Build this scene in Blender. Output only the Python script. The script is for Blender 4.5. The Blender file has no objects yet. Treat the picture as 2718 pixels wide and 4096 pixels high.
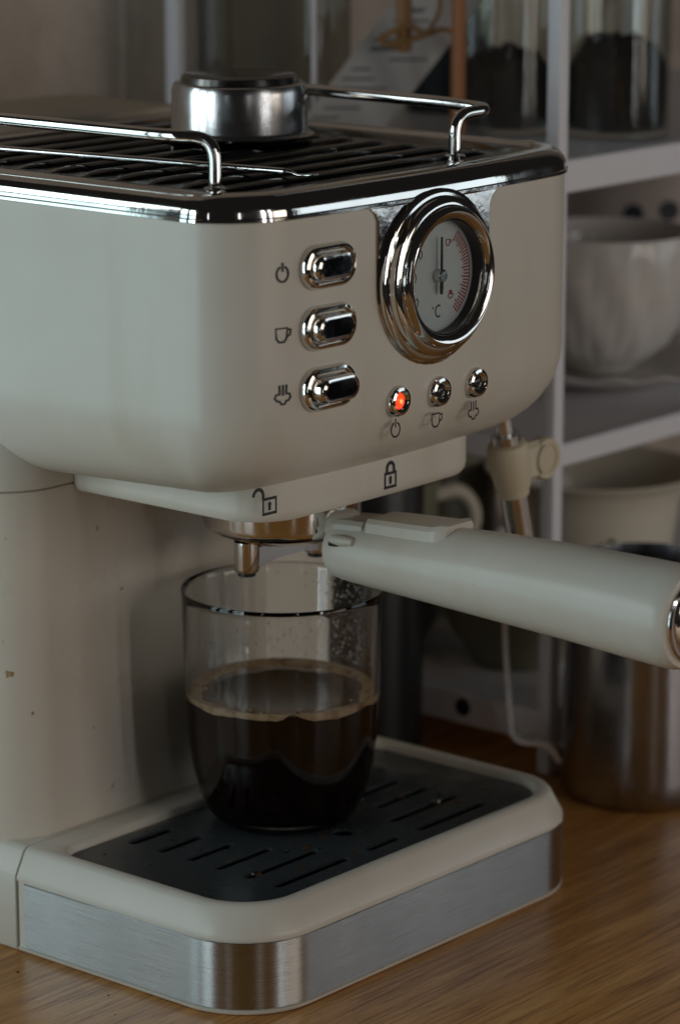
import bpy, bmesh, math, random
from mathutils import Vector, Matrix, noise as mnoise
R = math.radians
random.seed(7)
scn = bpy.context.scene
col = scn.collection

# ------------------------------------------------------------------ camera
cd = bpy.data.cameras.new('camera')
cam = bpy.data.objects.new('camera', cd); col.objects.link(cam); scn.camera = cam
FWD = Vector((0.74290348, 0.62765892, -0.23267722)); RGT = Vector((0.64537179, -0.76386861, 0.0)); UP = RGT.cross(FWD)
CAM = Vector((-0.77764385, -0.69687721, 0.43749869))
cam.matrix_world = Matrix(((RGT.x, UP.x, -FWD.x, CAM.x), (RGT.y, UP.y, -FWD.y, CAM.y), (RGT.z, UP.z, -FWD.z, CAM.z), (0, 0, 0, 1)))
cd.sensor_fit = 'VERTICAL'; cd.sensor_height = 24.0; cd.sensor_width = 16.0
cd.lens = 24.0 * 12690 / 4096
cd.clip_start = 0.05; cd.clip_end = 50
cd.dof.use_dof = True; cd.dof.focus_distance = 1.135; cd.dof.aperture_fstop = 5.8

# ------------------------------------------------------------------ world and lamps
w = bpy.data.worlds.new('World'); scn.world = w; w.use_nodes = True
bg = w.node_tree.nodes['Background']; bg.inputs[0].default_value = (1.0, 0.93, 0.86, 1); bg.inputs[1].default_value = 0.010

def area(name, loc, target, sx, sy, power, color):
    l = bpy.data.lights.new(name, 'AREA'); l.shape = 'RECTANGLE'; l.size = sx; l.size_y = sy; l.energy = power; l.color = color
    o = bpy.data.objects.new(name, l); col.objects.link(o); o.location = loc
    o.rotation_euler = (Vector(target) - Vector(loc)).to_track_quat('-Z', 'Y').to_euler()
    return o
def az(deg, dist, z): return (0.08 + dist * math.cos(R(deg)), 0.06 + dist * math.sin(R(deg)), z)
# window on the left: sky in the upper panes, garden in the lower ones
for a, wd, p in ((136, .34, 1.0), (153, .34, 1.0), (170, .30, 1.15)):
    area('window_light_upper', az(a, 1.25, .58), az(a, 0, .50), wd * .8, .42, 1.35 * p, (.80, .95, 1.0))
    area('window_light_lower', az(a, 1.25, .03), az(a, 0, .03), wd * .8, .54, 1.0 * p, (.66, .93, 1.0))
area('window_gap_light', az(176, 1.2, .15), az(176, 0, .15), .05, .80, .55, (.90, .97, 1.0))
# two slim door panes in front and a wide dim doorway beyond them
area('door_light', az(266, 1.5, .45), az(266, 0, .40), .08, .8, 1.5, (.97, .96, .95))
area('door_light', az(274, 1.5, .45), az(274, 0, .40), .05, .8, .9, (.97, .96, .95))
area('added_streak_light', az(239, 1.6, .45), az(239, 0, .40), .05, .6, .28, (1.0, .95, .9))  # added strip lamp behind the camera, only for streaks in the chrome
area('added_streak_light', az(199, 1.6, .40), az(199, 0, .40), .04, .6, .22, (.85, .95, 1.0))  # second added strip, for streaks on the band corner
area('doorway_light', az(287, 1.7, .36), az(287, 0, .15), .50, .6, 2.6, (1.0, .88, .74))
area('far_room_light', az(316, 1.9, .34), az(316, 0, .2), .75, .6, 1.9, (.80, .92, 1.0))

scn.view_settings.view_transform = 'Standard'; scn.view_settings.look = 'None'
scn.view_settings.exposure = 0.0; scn.view_settings.gamma = 1.0
try:
    scn.cycles.use_denoising = True; scn.cycles.max_bounces = 16; scn.cycles.transmission_bounces = 12; scn.cycles.transparent_max_bounces = 12
except Exception: pass

# ------------------------------------------------------------------ materials
def nodes(name):
    m = bpy.data.materials.new(name); m.use_nodes = True
    nt = m.node_tree; return m, nt, nt.nodes['Principled BSDF']
def setin(n, **kw):
    for k, v in kw.items():
        k = k.replace('_', ' ')
        if k in n.inputs: n.inputs[k].default_value = v
def c4(c): return (c[0], c[1], c[2], 1)
def plain(name, c, rough=.5, metal=0, **kw):
    m, nt, b = nodes(name); setin(b, Base_Color=c4(c), Roughness=rough, Metallic=metal, **kw); return m
def add(nt, t, **kw):
    n = nt.nodes.new(t)
    for k, v in kw.items(): setattr(n, k, v)
    return n
def ramp(nt, src, stops):
    r = add(nt, 'ShaderNodeValToRGB'); el = r.color_ramp.elements
    while len(el) < len(stops): el.new(.5)
    for e, (p, c) in zip(el, stops): e.position = p; e.color = c4(c) if len(c) == 3 else c
    nt.links.new(src, r.inputs[0]); return r
def tex(nt, scale, detail=4, stretch=(1, 1, 1), rot=(0, 0, 0), rough=.55):
    tc = add(nt, 'ShaderNodeTexCoord'); mp = add(nt, 'ShaderNodeMapping')
    mp.inputs['Scale'].default_value = stretch; mp.inputs['Rotation'].default_value = rot
    nt.links.new(tc.outputs['Object'], mp.inputs[0])
    n = add(nt, 'ShaderNodeTexNoise'); n.inputs['Scale'].default_value = scale; n.inputs['Detail'].default_value = detail; n.inputs['Roughness'].default_value = rough
    nt.links.new(mp.outputs[0], n.inputs['Vector']); return n
def mix(nt, fac, a, b, mode='MIX'):
    m = add(nt, 'ShaderNodeMix', data_type='RGBA', blend_type=mode)
    for sock, v in ((m.inputs[0], fac), (m.inputs[6], a), (m.inputs[7], b)):
        if hasattr(v, 'links'): nt.links.new(v, sock)
        else: sock.default_value = v if not isinstance(v, tuple) else c4(v)
    return m.outputs[2]
def bump(nt, b, h, strength, dist):
    bp = add(nt, 'ShaderNodeBump'); bp.inputs['Strength'].default_value = strength; bp.inputs['Distance'].default_value = dist
    nt.links.new(h, bp.inputs['Height']); nt.links.new(bp.outputs[0], b.inputs['Normal'])

def cream_mat(name, c, rough, spots, streak=.30):
    m, nt, b = nodes(name)
    n1 = tex(nt, 14, 5); r1 = ramp(nt, n1.outputs[0], [(.35, (c[0]*.93, c[1]*.92, c[2]*.88)), (.65, c)])
    n2 = tex(nt, 150, 2); r2 = ramp(nt, n2.outputs[0], [(spots, (0, 0, 0)), (spots + .035, (1, 1, 1))])
    n3 = tex(nt, 26, 6, (1, 1, .16)); r3 = ramp(nt, n3.outputs[0], [(.56, (0, 0, 0)), (.74, (streak,)*3)])
    a = mix(nt, r2.outputs[0], r1.outputs[0], (c[0]*.50, c[1]*.36, c[2]*.20))
    a = mix(nt, r3.outputs[0], a, (c[0]*.72, c[1]*.62, c[2]*.50))
    nt.links.new(a, b.inputs['Base Color'])
    n4 = tex(nt, 40, 4); rr = ramp(nt, n4.outputs[0], [(.3, (rough*.85,)*3), (.7, (rough*1.15,)*3)])
    nt.links.new(rr.outputs[0], b.inputs['Roughness'])
    n5 = tex(nt, 900, 2); bump(nt, b, n5.outputs[0], .06, .0004)
    return m
CREAM = cream_mat('cream_plastic', (.69, .645, .57), .33, .80)
CREAM_STAIN = cream_mat('cream_plastic_splashed', (.72, .66, .58), .30, .715, .28)
GRIP = cream_mat('cream_rubber', (.66, .58, .44), .5, .80)
def chrome_mat(name, c, r0, r1, smear=.5):
    m, nt, b = nodes(name); setin(b, Metallic=1.0)
    n = tex(nt, 60, 6); rr = ramp(nt, n.outputs[0], [(.42, (r0,)*3), (.72, (r1,)*3)]); nt.links.new(rr.outputs[0], b.inputs['Roughness'])
    n2 = tex(nt, 30, 4); r2 = ramp(nt, n2.outputs[0], [(.35, c), (.7, tuple(v * (1 - .25 * smear) for v in c))]); nt.links.new(r2.outputs[0], b.inputs['Base Color'])
    n3 = tex(nt, 220, 3); bump(nt, b, n3.outputs[0], .05, .0006)
    return m
CHROME = chrome_mat('chrome', (.78, .76, .73), .05, .16)
CHROME_OLD = chrome_mat('chrome_smudged', (.66, .64, .61), .05, .18, 1.2)
BTNF = chrome_mat('button_face', (.16, .165, .18), .06, .24, 1.4)
WANDM = chrome_mat('satin_tube', (.80, .80, .79), .26, .38)
PITCH = chrome_mat('pitcher_steel', (.42, .42, .44), .18, .30)
LIDM = cream_mat('tan_plastic', (.58, .48, .37), .6, .80)  # tank plastic, a darker tan than the cream body
STEEL = chrome_mat('stainless_steel', (.66, .66, .66), .16, .30)
STEEL_DARK = chrome_mat('dark_steel', (.20, .19, .18), .16, .34)
def brushed_mat():
    m, nt, b = nodes('brushed_steel'); setin(b, Metallic=1.0, Anisotropic=.9, Anisotropic_Rotation=.25)
    tg = add(nt, 'ShaderNodeTangent', direction_type='RADIAL', axis='Z'); nt.links.new(tg.outputs[0], b.inputs['Tangent'])
    n = tex(nt, 1.0, 3, (30, 30, 5200)); rr = ramp(nt, n.outputs[0], [(.25, (.25,)*3), (.75, (.32,)*3)]); nt.links.new(rr.outputs[0], b.inputs['Roughness'])
    r2 = ramp(nt, n.outputs[0], [(.25, (.54, .565, .58)), (.75, (.66, .69, .71))])
    n9 = tex(nt, 16, 5, (1, 1, .4)); r9 = ramp(nt, n9.outputs[0], [(.3, (.80, .80, .80)), (.7, (1.05, 1.05, 1.05))]); nt.links.new(mix(nt, 1.0, r2.outputs[0], r9.outputs[0], 'MULTIPLY'), b.inputs['Base Color'])
    bump(nt, b, n.outputs[0], .12, .0001)
    return m
BRUSHED = brushed_mat()
GRATE = chrome_mat('black_grate', (.046, .054, .058), .20, .40, .6); GRATE.node_tree.nodes['Principled BSDF'].inputs['Metallic'].default_value = 0.0
TRAYM = chrome_mat('black_top_tray', (.075, .072, .07), .14, .26, .6)
BLACK = plain('black_plastic', (.012, .012, .013), .35)
DARK = plain('dark_gap', (.01, .009, .008), .8)
INK = plain('black_ink', (.008, .008, .01), .5)
REDINK = plain('red_ink', (.42, .03, .025), .5)
DIAL = plain('dial_white', (.74, .74, .76), .4)
WHITE = plain('white_paint', (.80, .79, .83), .42)
LENS = plain('lens_dark', (.02, .02, .022), .12)
def glow(name, c, e):
    m, nt, b = nodes(name); setin(b, Base_Color=c4(c), Emission_Color=c4(c), Emission_Strength=e, Roughness=.25); return m
REDGLOW = glow('red_lamp', (1.0, .035, .006), 2.2)
REDHOT = glow('red_lamp_core', (1.0, .12, .03), 4.0)
def glass_mat(name, c=(1, 1, 1), rough=0.0, ior=1.48):
    m, nt, b = nodes(name); setin(b, Base_Color=c4(c), Roughness=rough, IOR=ior, Transmission_Weight=1.0); return m
GLASS = glass_mat('clear_glass', (.97, .985, .98))
WATER = glass_mat('water_drop', (1, 1, 1), 0, 1.33)
def thin_glass(name, tint, gl=.10):
    m = bpy.data.materials.new(name); m.use_nodes = True; nt = m.node_tree; nt.nodes.clear()
    o = add(nt, 'ShaderNodeOutputMaterial'); t = add(nt, 'ShaderNodeBsdfTransparent'); g = add(nt, 'ShaderNodeBsdfGlossy'); mx = add(nt, 'ShaderNodeMixShader'); fr = add(nt, 'ShaderNodeMath', operation='POWER'); lw = add(nt, 'ShaderNodeLayerWeight')
    t.inputs[0].default_value = c4(tint); g.inputs['Roughness'].default_value = .06; lw.inputs[0].default_value = .5; nt.links.new(lw.outputs['Facing'], fr.inputs[0]); fr.inputs[1].default_value = 3.2
    ma = add(nt, 'ShaderNodeMath', operation='MULTIPLY_ADD'); ma.inputs[1].default_value = .9; ma.inputs[2].default_value = .05; nt.links.new(fr.outputs[0], ma.inputs[0]); nt.links.new(ma.outputs[0], mx.inputs[0]); nt.links.new(t.outputs[0], mx.inputs[1]); nt.links.new(g.outputs[0], mx.inputs[2]); nt.links.new(mx.outputs[0], o.inputs[0]); return m
THIN = thin_glass('thin_clear_glass', (.93, .95, .94))
TINTED = thin_glass('thin_tinted_pane', (.70, .70, .66))
COFFEE = plain('black_coffee', (.010, .004, .0025), .06, IOR=1.22, Specular_IOR_Level=.18)
def crema_mat():
    m, nt, b = nodes('crema'); n = tex(nt, 170, 5); r = ramp(nt, n.outputs[0], [(.32, (.20, .09, .035)), (.5, (.50, .33, .18)), (.7, (.60, .44, .28))])
    nt.links.new(r.outputs[0], b.inputs['Base Color']); setin(b, Roughness=.45); bump(nt, b, n.outputs[0], .5, .0006); return m
CREMA = crema_mat()
def wood_mat():
    m, nt, b = nodes('oak_table')
    n1 = tex(nt, 1.0, 5, (6, 95, 6), (0, 0, R(-9))); n2 = tex(nt, 1.0, 4, (22, 520, 22), (0, 0, R(-9)), .7); n3 = tex(nt, 4.5, 3)
    r1 = ramp(nt, n1.outputs[0], [(.28, (.40, .170, .046)), (.50, (.62, .290, .082)), (.72, (.74, .40, .135))])
    r2 = ramp(nt, n2.outputs[0], [(.38, (.34, .29, .25)), (.54, (1, 1, 1))])
    a = mix(nt, .62, r1.outputs[0], r2.outputs[0], 'MULTIPLY')
    r3 = ramp(nt, n3.outputs[0], [(.3, (.84, .82, .80)), (.7, (1.08, 1.08, 1.08))]); a = mix(nt, .9, a, r3.outputs[0], 'MULTIPLY')
    nt.links.new(a, b.inputs['Base Color'])
    rr = ramp(nt, n2.outputs[0], [(.3, (.42,)*3), (.7, (.24,)*3)]); nt.links.new(rr.outputs[0], b.inputs['Roughness'])
    setin(b, Specular_IOR_Level=.22); bump(nt, b, n2.outputs[0], .2, .0005); return m
WOOD = wood_mat()
def wall_mat():
    m, nt, b = nodes('plaster')
    n1 = tex(nt, 5, 6, (1.0, 1, 2.2), (0, R(35), 0)); r = ramp(nt, n1.outputs[0], [(.3, (.38, .31, .25)), (.7, (.64, .55, .47))])
    n2 = tex(nt, 38, 2); r2 = ramp(nt, n2.outputs[0], [(.70, (0, 0, 0)), (.75, (.6, .6, .6))])
    a = mix(nt, r2.outputs[0], r.outputs[0], (.17, .12, .09)); nt.links.new(a, b.inputs['Base Color']); setin(b, Roughness=.8)
    n3 = tex(nt, 34, 7); bump(nt, b, n3.outputs[0], .8, .004); return m
WALL = wall_mat()
CERAMIC = plain('white_ceramic', (.70, .67, .64), .18)
ENAMEL = plain('cream_enamel', (.72, .67, .56), .28)
OLIVE = plain('olive_glaze', (.20, .19, .13), .3)
BLUEDOT = plain('navy_dot', (.015, .022, .032), .5)
TINM = plain('pale_tin_paint', (.42, .36, .33), .45)
PAPER = plain('paper', (.40, .37, .35), .8)
TEXTM = plain('grey_print', (.10, .10, .105), .8)
PEG = plain('peg_wood', (.33, .17, .06), .6)
TWINE = plain('jute_twine', (.26, .14, .05), .9)
AMBER = plain('amber_wood', (.32, .12, .035), .5)
def grounds_mat():
    m, nt, b = nodes('coffee_grounds'); n = tex(nt, 260, 4); r = ramp(nt, n.outputs[0], [(.35, (.006, .004, .004)), (.7, (.035, .018, .012))]); nt.links.new(r.outputs[0], b.inputs['Base Color']); setin(b, Roughness=.7)
    bump(nt, b, n.outputs[0], .9, .003); return m
GROUNDS = grounds_mat()

# ------------------------------------------------------------------ mesh helpers
def obj(name, verts, faces, m, parent=None, smooth=40):
    me = bpy.data.meshes.new(name); me.from_pydata([tuple(v) for v in verts], [], faces)
    bm = bmesh.new(); bm.from_mesh(me); bmesh.ops.recalc_face_normals(bm, faces=bm.faces); bm.to_mesh(me); bm.free()
    me.materials.append(m)
    if smooth:
        for p in me.polygons: p.use_smooth = True
        me.set_sharp_from_angle(angle=R(smooth))
    o = bpy.data.objects.new(name, me); col.objects.link(o)
    if parent: o.parent = parent
    return o
def thing(name, label, cat, loc=(0, 0, 0), group=None):
    o = bpy.data.objects.new(name, None); col.objects.link(o); o.empty_display_size = .01
    o['label'] = label; o['category'] = cat
    if group: o['group'] = group
    return o
def tag(o, label, cat, group=None):
    o['label'] = label; o['category'] = cat
    if group: o['group'] = group
    return o
class MB:
    def __init__(s): s.v = []; s.f = []
    def add(s, v, f):
        b = len(s.v); s.v += [Vector(p) for p in v]; s.f += [tuple(i + b for i in q) for q in f]; return s
    def build(s, name, m, parent=None, smooth=40): return obj(name, s.v, s.f, m, parent, smooth)
def loft(loops, cap0=False, cap1=False, closed=True):
    n = len(loops[0]); v = [p for l in loops for p in l]; f = []
    for i in range(len(loops) - 1):
        for j in range(n if closed else n - 1):
            k = (j + 1) % n; f.append((i*n + j, i*n + k, (i+1)*n + k, (i+1)*n + j))
    if cap0: f.append(tuple(range(n))[::-1])
    if cap1: f.append(tuple((len(loops)-1)*n + j for j in range(n)))
    return v, f
def outline(x0, x1, y0, y1, rs, seg=10, bulge=0.0, z=0.0, nf=10):
    """rs: front-left, front-right, back-right, back-left radius; front is y0, bulging towards -y"""
    pts = []; xc = (x0 + x1) / 2; hw = (x1 - x0) / 2
    def fy(x, y): return y
    def arc(cx, cy, r, a0):
        for i in range(seg + 1):
            a = R(a0 + 90 * i / seg); pts.append([cx + r * math.cos(a), cy + r * math.sin(a)])
    arc(x0 + rs[0], y0 + rs[0], rs[0], 180)
    a, b = x0 + rs[0], x1 - rs[1]
    for i in range(1, nf): pts.append([a + (b - a) * i / nf, y0])
    arc(x1 - rs[1], y0 + rs[1], rs[1], 270); arc(x1 - rs[2], y1 - rs[2], rs[2], 0); arc(x0 + rs[3], y1 - rs[3], rs[3], 90)
    if bulge:
        for p in pts:
            wgt = max(0.0, 1 - (p[1] - y0) / max(.03, rs[0])); p[1] += bulge * wgt * ((p[0] - xc) / hw) ** 2
    return [Vector((p[0], p[1], z)) for p in pts]
def lathe(prof, c=(0, 0, 0), seg=48, cap0=True, cap1=True):
    loops = [[Vector((c[0] + r * math.cos(2*math.pi*j/seg), c[1] + r * math.sin(2*math.pi*j/seg), c[2] + z)) for j in range(seg)] for r, z in prof]
    return loft(loops, cap0, cap1)
def lathe_y(prof, c, seg=64, cap0=True, cap1=True):
    """profile of (radius, y) about the y axis through c"""
    loops = [[Vector((c[0] + r * math.cos(2*math.pi*j/seg), c[1] + y, c[2] + r * math.sin(2*math.pi*j/seg))) for j in range(seg)] for r, y in prof]
    return loft(loops, cap0, cap1)
def smooth_path(pts, r, n=6):
    pts = [Vector(p) for p in pts]; out = [pts[0]]
    for i in range(1, len(pts) - 1):
        a, b, c = pts[i-1], pts[i], pts[i+1]; d = min(r, (a-b).length*.49, (c-b).length*.49)
        p, q = b + (a-b).normalized()*d, b + (c-b).normalized()*d
        for k in range(n + 1):
            t = k / n; out.append(p*(1-t)**2 + b*2*t*(1-t) + q*t*t)
    out.append(pts[-1]); return out
def tube(pts, rad, seg=14, caps=True):
    pts = [Vector(p) for p in pts]; rad = rad if isinstance(rad, (list, tuple)) else [rad]*len(pts); loops = []; up = None
    for i, p in enumerate(pts):
        t = (pts[min(i+1, len(pts)-1)] - pts[max(i-1, 0)]).normalized()
        if up is None: up = t.orthogonal().normalized()
        up = (up - t*up.dot(t)).normalized(); s = t.cross(up)
        loops.append([p + (up*math.cos(2*math.pi*j/seg) + s*math.sin(2*math.pi*j/seg))*rad[i] for j in range(seg)])
    return loft(loops, caps, caps)
def box(x0, x1, y0, y1, z0, z1, b=.0008):
    rs = (b,)*4
    ls = [outline(x0+b, x1-b, y0+b, y1-b, (b*.2,)*4, 2, 0, z0, 1), outline(x0, x1, y0, y1, rs, 2, 0, z0+b, 1), outline(x0, x1, y0, y1, rs, 2, 0, z1-b, 1), outline(x0+b, x1-b, y0+b, y1-b, (b*.2,)*4, 2, 0, z1, 1)]
    return loft(ls, True, True)
def ribbon(pts, wd, closed=False):
    """flat strip of width wd along a 2D polyline, returns 2D verts and faces"""
    P = [Vector((p[0], p[1], 0)) for p in pts]; n = len(P); v = []; f = []
    for i in range(n):
        a = P[i-1] if (i or closed) else P[i]; b = P[(i+1) % n] if (i < n-1 or closed) else P[i]
        t = (b - a).normalized(); s = Vector((-t.y, t.x, 0)) * wd/2; v += [P[i] + s, P[i] - s]
    for i in range(n if closed else n - 1):
        j = (i+1) % n; f.append((2*i, 2*j, 2*j+1, 2*i+1))
    return v, f

# ------------------------------------------------------------------ setting
XC = .1018; XR = .2036
t = MB(); t.add(*box(-.50, 1.6, -.62, .42, -.03, 0.0, .003)); table = t.build('table_top', WOOD); table['kind'] = 'structure'
t = MB(); t.add(*box(-.05, 1.6, .36, .40, .0005, 1.2, .002)); wall = t.build('back_wall', WALL); wall['kind'] = 'structure'

# ------------------------------------------------------------------ espresso machine
M = thing('espresso_machine', 'cream retro espresso machine with chrome top, round gauge and drip tray', 'coffee machine')
def P(name, mb, m, parent=None, smooth=40):
    v, f = (mb.v, mb.f) if isinstance(mb, MB) else mb
    return obj(name, v, f, m, parent or M, smooth)

# drip tray base ---------------------------------------------------
FY1 = .1183
def base_out(ins, z, y1=FY1): return outline(ins, XR - ins, ins, y1, (max(.031 - ins, .003),)*2 + (.0006, .0006), 12, 0, z, 8)
inn = lambda d, z: outline(.0102 + d, XR - .0102 - d, .0102 + d, .1075 - d, (.022 - d, .022 - d, .010, .010), 12, 0, z, 8)
prof = [(.0030, 0.0), (.0006, .0004), (0, .0014), (0, .0018), (.0009, .0020), (.0009, .0278), (.0001, .0281), (.0001, .0295), (.0006, .0306), (.0046, .0382), (.0056, .0392), (.0070, .0397)]
loops = [base_out(i, z) for i, z in prof] + [inn(-.0012, .0398), inn(0, .0393), inn(.0005, .0385), inn(.0009, .0330)]
P('drip_tray_body', loft(loops, True, True), CREAM, smooth=35)
# brushed metal band: open strip following the outline
full = base_out(.0002, 0); band = [p for p in full if p.y < .1148]
band.sort(key=lambda p: 0)
i0 = max(range(len(full)), key=lambda i: (full[i].x < .001) * full[i].y)
nseg = 12
path = [Vector((.0002, .1145, 0))] + [p for p in full[:2 * (nseg + 1) + 7]] + [Vector((XR - .0002, .1145, 0))]
def strip(path, z0, z1, th):
    lo = []
    for i, p in enumerate(path):
        a, b = path[max(i-1, 0)], path[min(i+1, len(path)-1)]; tt = (b-a).normalized(); nn = Vector((tt.y, -tt.x, 0))
        o_, i_ = p + nn*0.0, p - nn*th
        lo.append([Vector((o_.x, o_.y, z0+.0002)), Vector((o_.x, o_.y, z1-.0002)), Vector((o_.x - nn.x*.0002, o_.y - nn.y*.0002, z1)), Vector((i_.x, i_.y, z1)), Vector((i_.x, i_.y, z0)), Vector((o_.x - nn.x*.0002, o_.y - nn.y*.0002, z0))])
    return loft(lo, True, True)
P('brushed_steel_band', strip(path, .0023, .0274, .0006), BRUSHED, smooth=30)
# grate with slots cut through
def cap_prism(cx, cy, hl, hw, z0, z1, seg=6, axis='x'):
    pts = []
    for i in range(seg + 1):
        a = R(-90 + 180*i/seg); pts.append((cx + hl - hw + hw*math.cos(a), cy + hw*math.sin(a)))
    for i in range(seg + 1):
        a = R(90 + 180*i/seg); pts.append((cx - hl + hw + hw*math.cos(a), cy + hw*math.sin(a)))
    return loft([[Vector((x, y, z0)) for x, y in pts], [Vector((x, y, z1)) for x, y in pts]], True, True)
gz = .0365
grate = P('drip_grate', loft([inn(.0012, gz - .0012), inn(.0012, gz - .0003), inn(.0016, gz)], True, True), GRATE, smooth=30)
rows = [(.0250, .0398, .0812), (.0392, .0398, .0803), (.0540, .0400, .0707), (.0684, .0402, .0650), (.0830, .0402, .0640), (.0975, .0398, .0632)]
cut = MB()
for y, a, b in rows:
    for x0, x1 in ((a, b), (2*XC - b, 2*XC - a)):
        cut.add(*cap_prism((x0+x1)/2, y, (x1-x0)/2, .0022, gz - .004, gz + .004))
cut.add(*cap_prism(XC, .0250, .010, .0020, gz - .004, gz + .004)); cut.add(*cap_prism(XC, .0975, .010, .0020, gz - .004, gz + .004))
cut.add(*lathe([(.0042, gz - .004), (.0042, gz + .004)], (XC, .0445, 0), 20))
cutter = obj('cutter', cut.v, cut.f, DARK, None, 0)
bo = grate.modifiers.new('slots', 'BOOLEAN'); bo.operation = 'DIFFERENCE'; bo.object = cutter; bo.solver = 'EXACT'
dg = bpy.context.evaluated_depsgraph_get(); me = bpy.data.meshes.new_from_object(grate.evaluated_get(dg)); grate.modifiers.clear(); grate.data = me
bpy.data.objects.remove(cutter)
P('drip_pan', loft([inn(.0014, .0333), inn(.0014, .0338)], True, True), DARK)
# rear base
prof = [(.0030, 0.0), (.0006, .0004), (0, .0014), (.0001, .0295), (.0006, .0306), (.0046, .0382), (.0056, .0392), (.0070, .0397)]
P('rear_base', loft([outline(i, XR - i, .1188, .272 - i, (.0006, .0006, .03 - i, .03 - i), 10, 0, z, 4) for i, z in prof], True, True), CREAM, smooth=35)
# column (splashed front) and neck above the seam
def colo(ins, z): return outline(.0018 + ins, XR - .0018 - ins, .1212 + ins, .262, (.024,)*2 + (.02,)*2, 14, 0, z, 6)
P('column', loft([colo(.0, .0385), colo(0, .1728), colo(.0004, .1732)], True, True), CREAM_STAIN)
P('column_neck', loft([colo(.0004, .1736), colo(0, .1740), colo(0, .200)] , True, True), CREAM)
# head
YF = .0020; BUL = .006; HY1 = .205
def yfront(x):
    e = max(0.0, .028 - min(x, XR - x)); return YF + BUL * ((x - XC) / (XR/2)) ** 2 + .028 - math.sqrt(max(0, .028**2 - e*e))
def heado(ins, z, rc=.028, y1=HY1): return outline(ins, XR - ins, YF + ins, y1, (max(rc - ins*.55, .006),)*2 + (.012, .012), 12, BUL, z, 12)
RB = .034; ZB = .1835; loops = []
for k in range(11):
    a = R(90 * k / 10); lp_ = heado(RB*(1 - math.sin(a)), ZB + RB*(1 - math.cos(a)))
    for p in lp_: p.z -= max(0, min(p.y, .125) - .030) * .085 * math.cos(a)
    loops.append(lp_)
loops = loops + [heado(0, z) for z in (.23, .25, .27, .2840)] + [heado(.004, .2842)]
P('head_shell', loft(loops, True, True), CREAM, smooth=50)
# group collar under the head
def colr(ins, z): return outline(.037 + ins, .1668 - ins, .026 + ins, .1225, (.020 - ins*.8,)*2 + (.003,)*2, 10, .002, z, 8)
P('group_collar', loft([colr(.0045, .1700), colr(.0015, .1706), colr(.0003, .1722), colr(0, .1745), colr(0, .1900)], True, True), CREAM)

# chrome top frame --------------------------------------------------
def topo(ins, z): return outline(ins, XR - ins, YF + ins, HY1 - ins, (max(.028 - ins, .006),)*2 + (max(.014 - ins, .004),)*2, 14, BUL, z, 12)
prof = [(.003, .2836), (-.0008, .2836), (-.0012, .2839), (-.0012, .2849), (-.0008, .2852), (-.0006, .2853), (-.00055, .2865), (-.00035, .2877), (.0001, .2889), (.0009, .2901), (.0021, .2913), (.0038, .2923), (.0060, .2930), (.0082, .2932), (.0098, .2930), (.0108, .2924), (.0116, .2914)]
P('chrome_top_frame', loft([topo(i, z) for i, z in prof], True, False), CHROME, smooth=32)
P('top_tray', loft([topo(.0112, .2905), topo(.0114, .2916), topo(.020, .2914), topo(.024, .2900), topo(.045, .2899)], True, True), TRAYM)
for k in range(10):
    y = .037 + .0162 * k
    lo = []
    for x, s in ((.0235, .30), (.029, .75), (.036, 1), (.165, 1), (.171, .9), (.174, .35)):
        lo.append([Vector((x, y + .0052*math.cos(R(a))*s, .2893 + .0030*s*max(0, math.sin(R(a))) - (.0006 if math.sin(R(a)) < 0 else 0))) for a in range(0, 360, 30)])
    P('tray_rib', loft(lo, True, True), TRAYM)
# water tank behind
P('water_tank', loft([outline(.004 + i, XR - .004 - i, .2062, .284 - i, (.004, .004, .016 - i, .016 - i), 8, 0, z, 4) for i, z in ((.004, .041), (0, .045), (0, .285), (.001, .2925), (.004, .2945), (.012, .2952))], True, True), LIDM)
# guard rails
def rail(pts, name='guard_rail'):
    r = P(name, tube(smooth_path(pts, .008, 8), .0023, 16), CHROME)
    return r
r1 = rail([(.021, .0337, .2905), (.021, .0337, .3098), (.013, .050, .3103), (.0125, .185, .3100), (.020, .193, .3095), (.020, .193, .2905)])
r2 = rail([(.1455, .0275, .2905), (.1455, .0275, .3078), (.1655, .0260, .3082), (.1650, .048, .3092), (.1640, .150, .3098), (.1560, .158, .3090), (.1560, .158, .2905)])
for rp, (fx, fy) in ((r1, (.021, .0337)), (r2, (.1455, .0275))):
    P('foot_nut', lathe([(.0040, .2912), (.0040, .2926), (.0030, .2932)], (fx, fy, 0), 18), CHROME, rp)

# gauge ---------------------------------------------------------------
GZ = .256; GX = XC
HWp = .0322; pl = []
pl2 = [(GX + HWp*math.cos(R(a)), GZ + HWp*math.sin(R(a))) for a in range(180, 361, 8)] + [(GX + HWp, .2790), (GX + HWp + .0016, .2820), (GX + HWp + .004, .2838), (GX - HWp - .004, .2838), (GX - HWp - .0016, .2820), (GX - HWp, .2790)]
def yl(pts, off): return [Vector((x, yfront(x) - off, z)) for x, z in pts]
sc = lambda pts, k: [(GX + (x-GX)*k, GZ + (z-GZ)*k) for x, z in pts]
P('gauge_plate', loft([yl(pl2, -.002), yl(pl2, .0004), yl(sc(pl2, .975), .0009)], True, True), CHROME_OLD, smooth=25)
gb = P('gauge_bezel', lathe_y([(.0312, -.0004), (.0312, -.0016), (.0306, -.0022), (.0296, -.0024), (.0288, -.0026), (.0285, -.0048), (.0276, -.0056), (.0258, -.0059), (.0255, -.0062), (.0255, -.0068), (.0248, -.0082), (.0236, -.0089), (.0222, -.0087), (.0212, -.0078), (.0207, -.0066), (.0204, -.0030), (.0204, -.0006)], (GX, YF, GZ), 72, True, False), CHROME, smooth=35)
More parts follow.
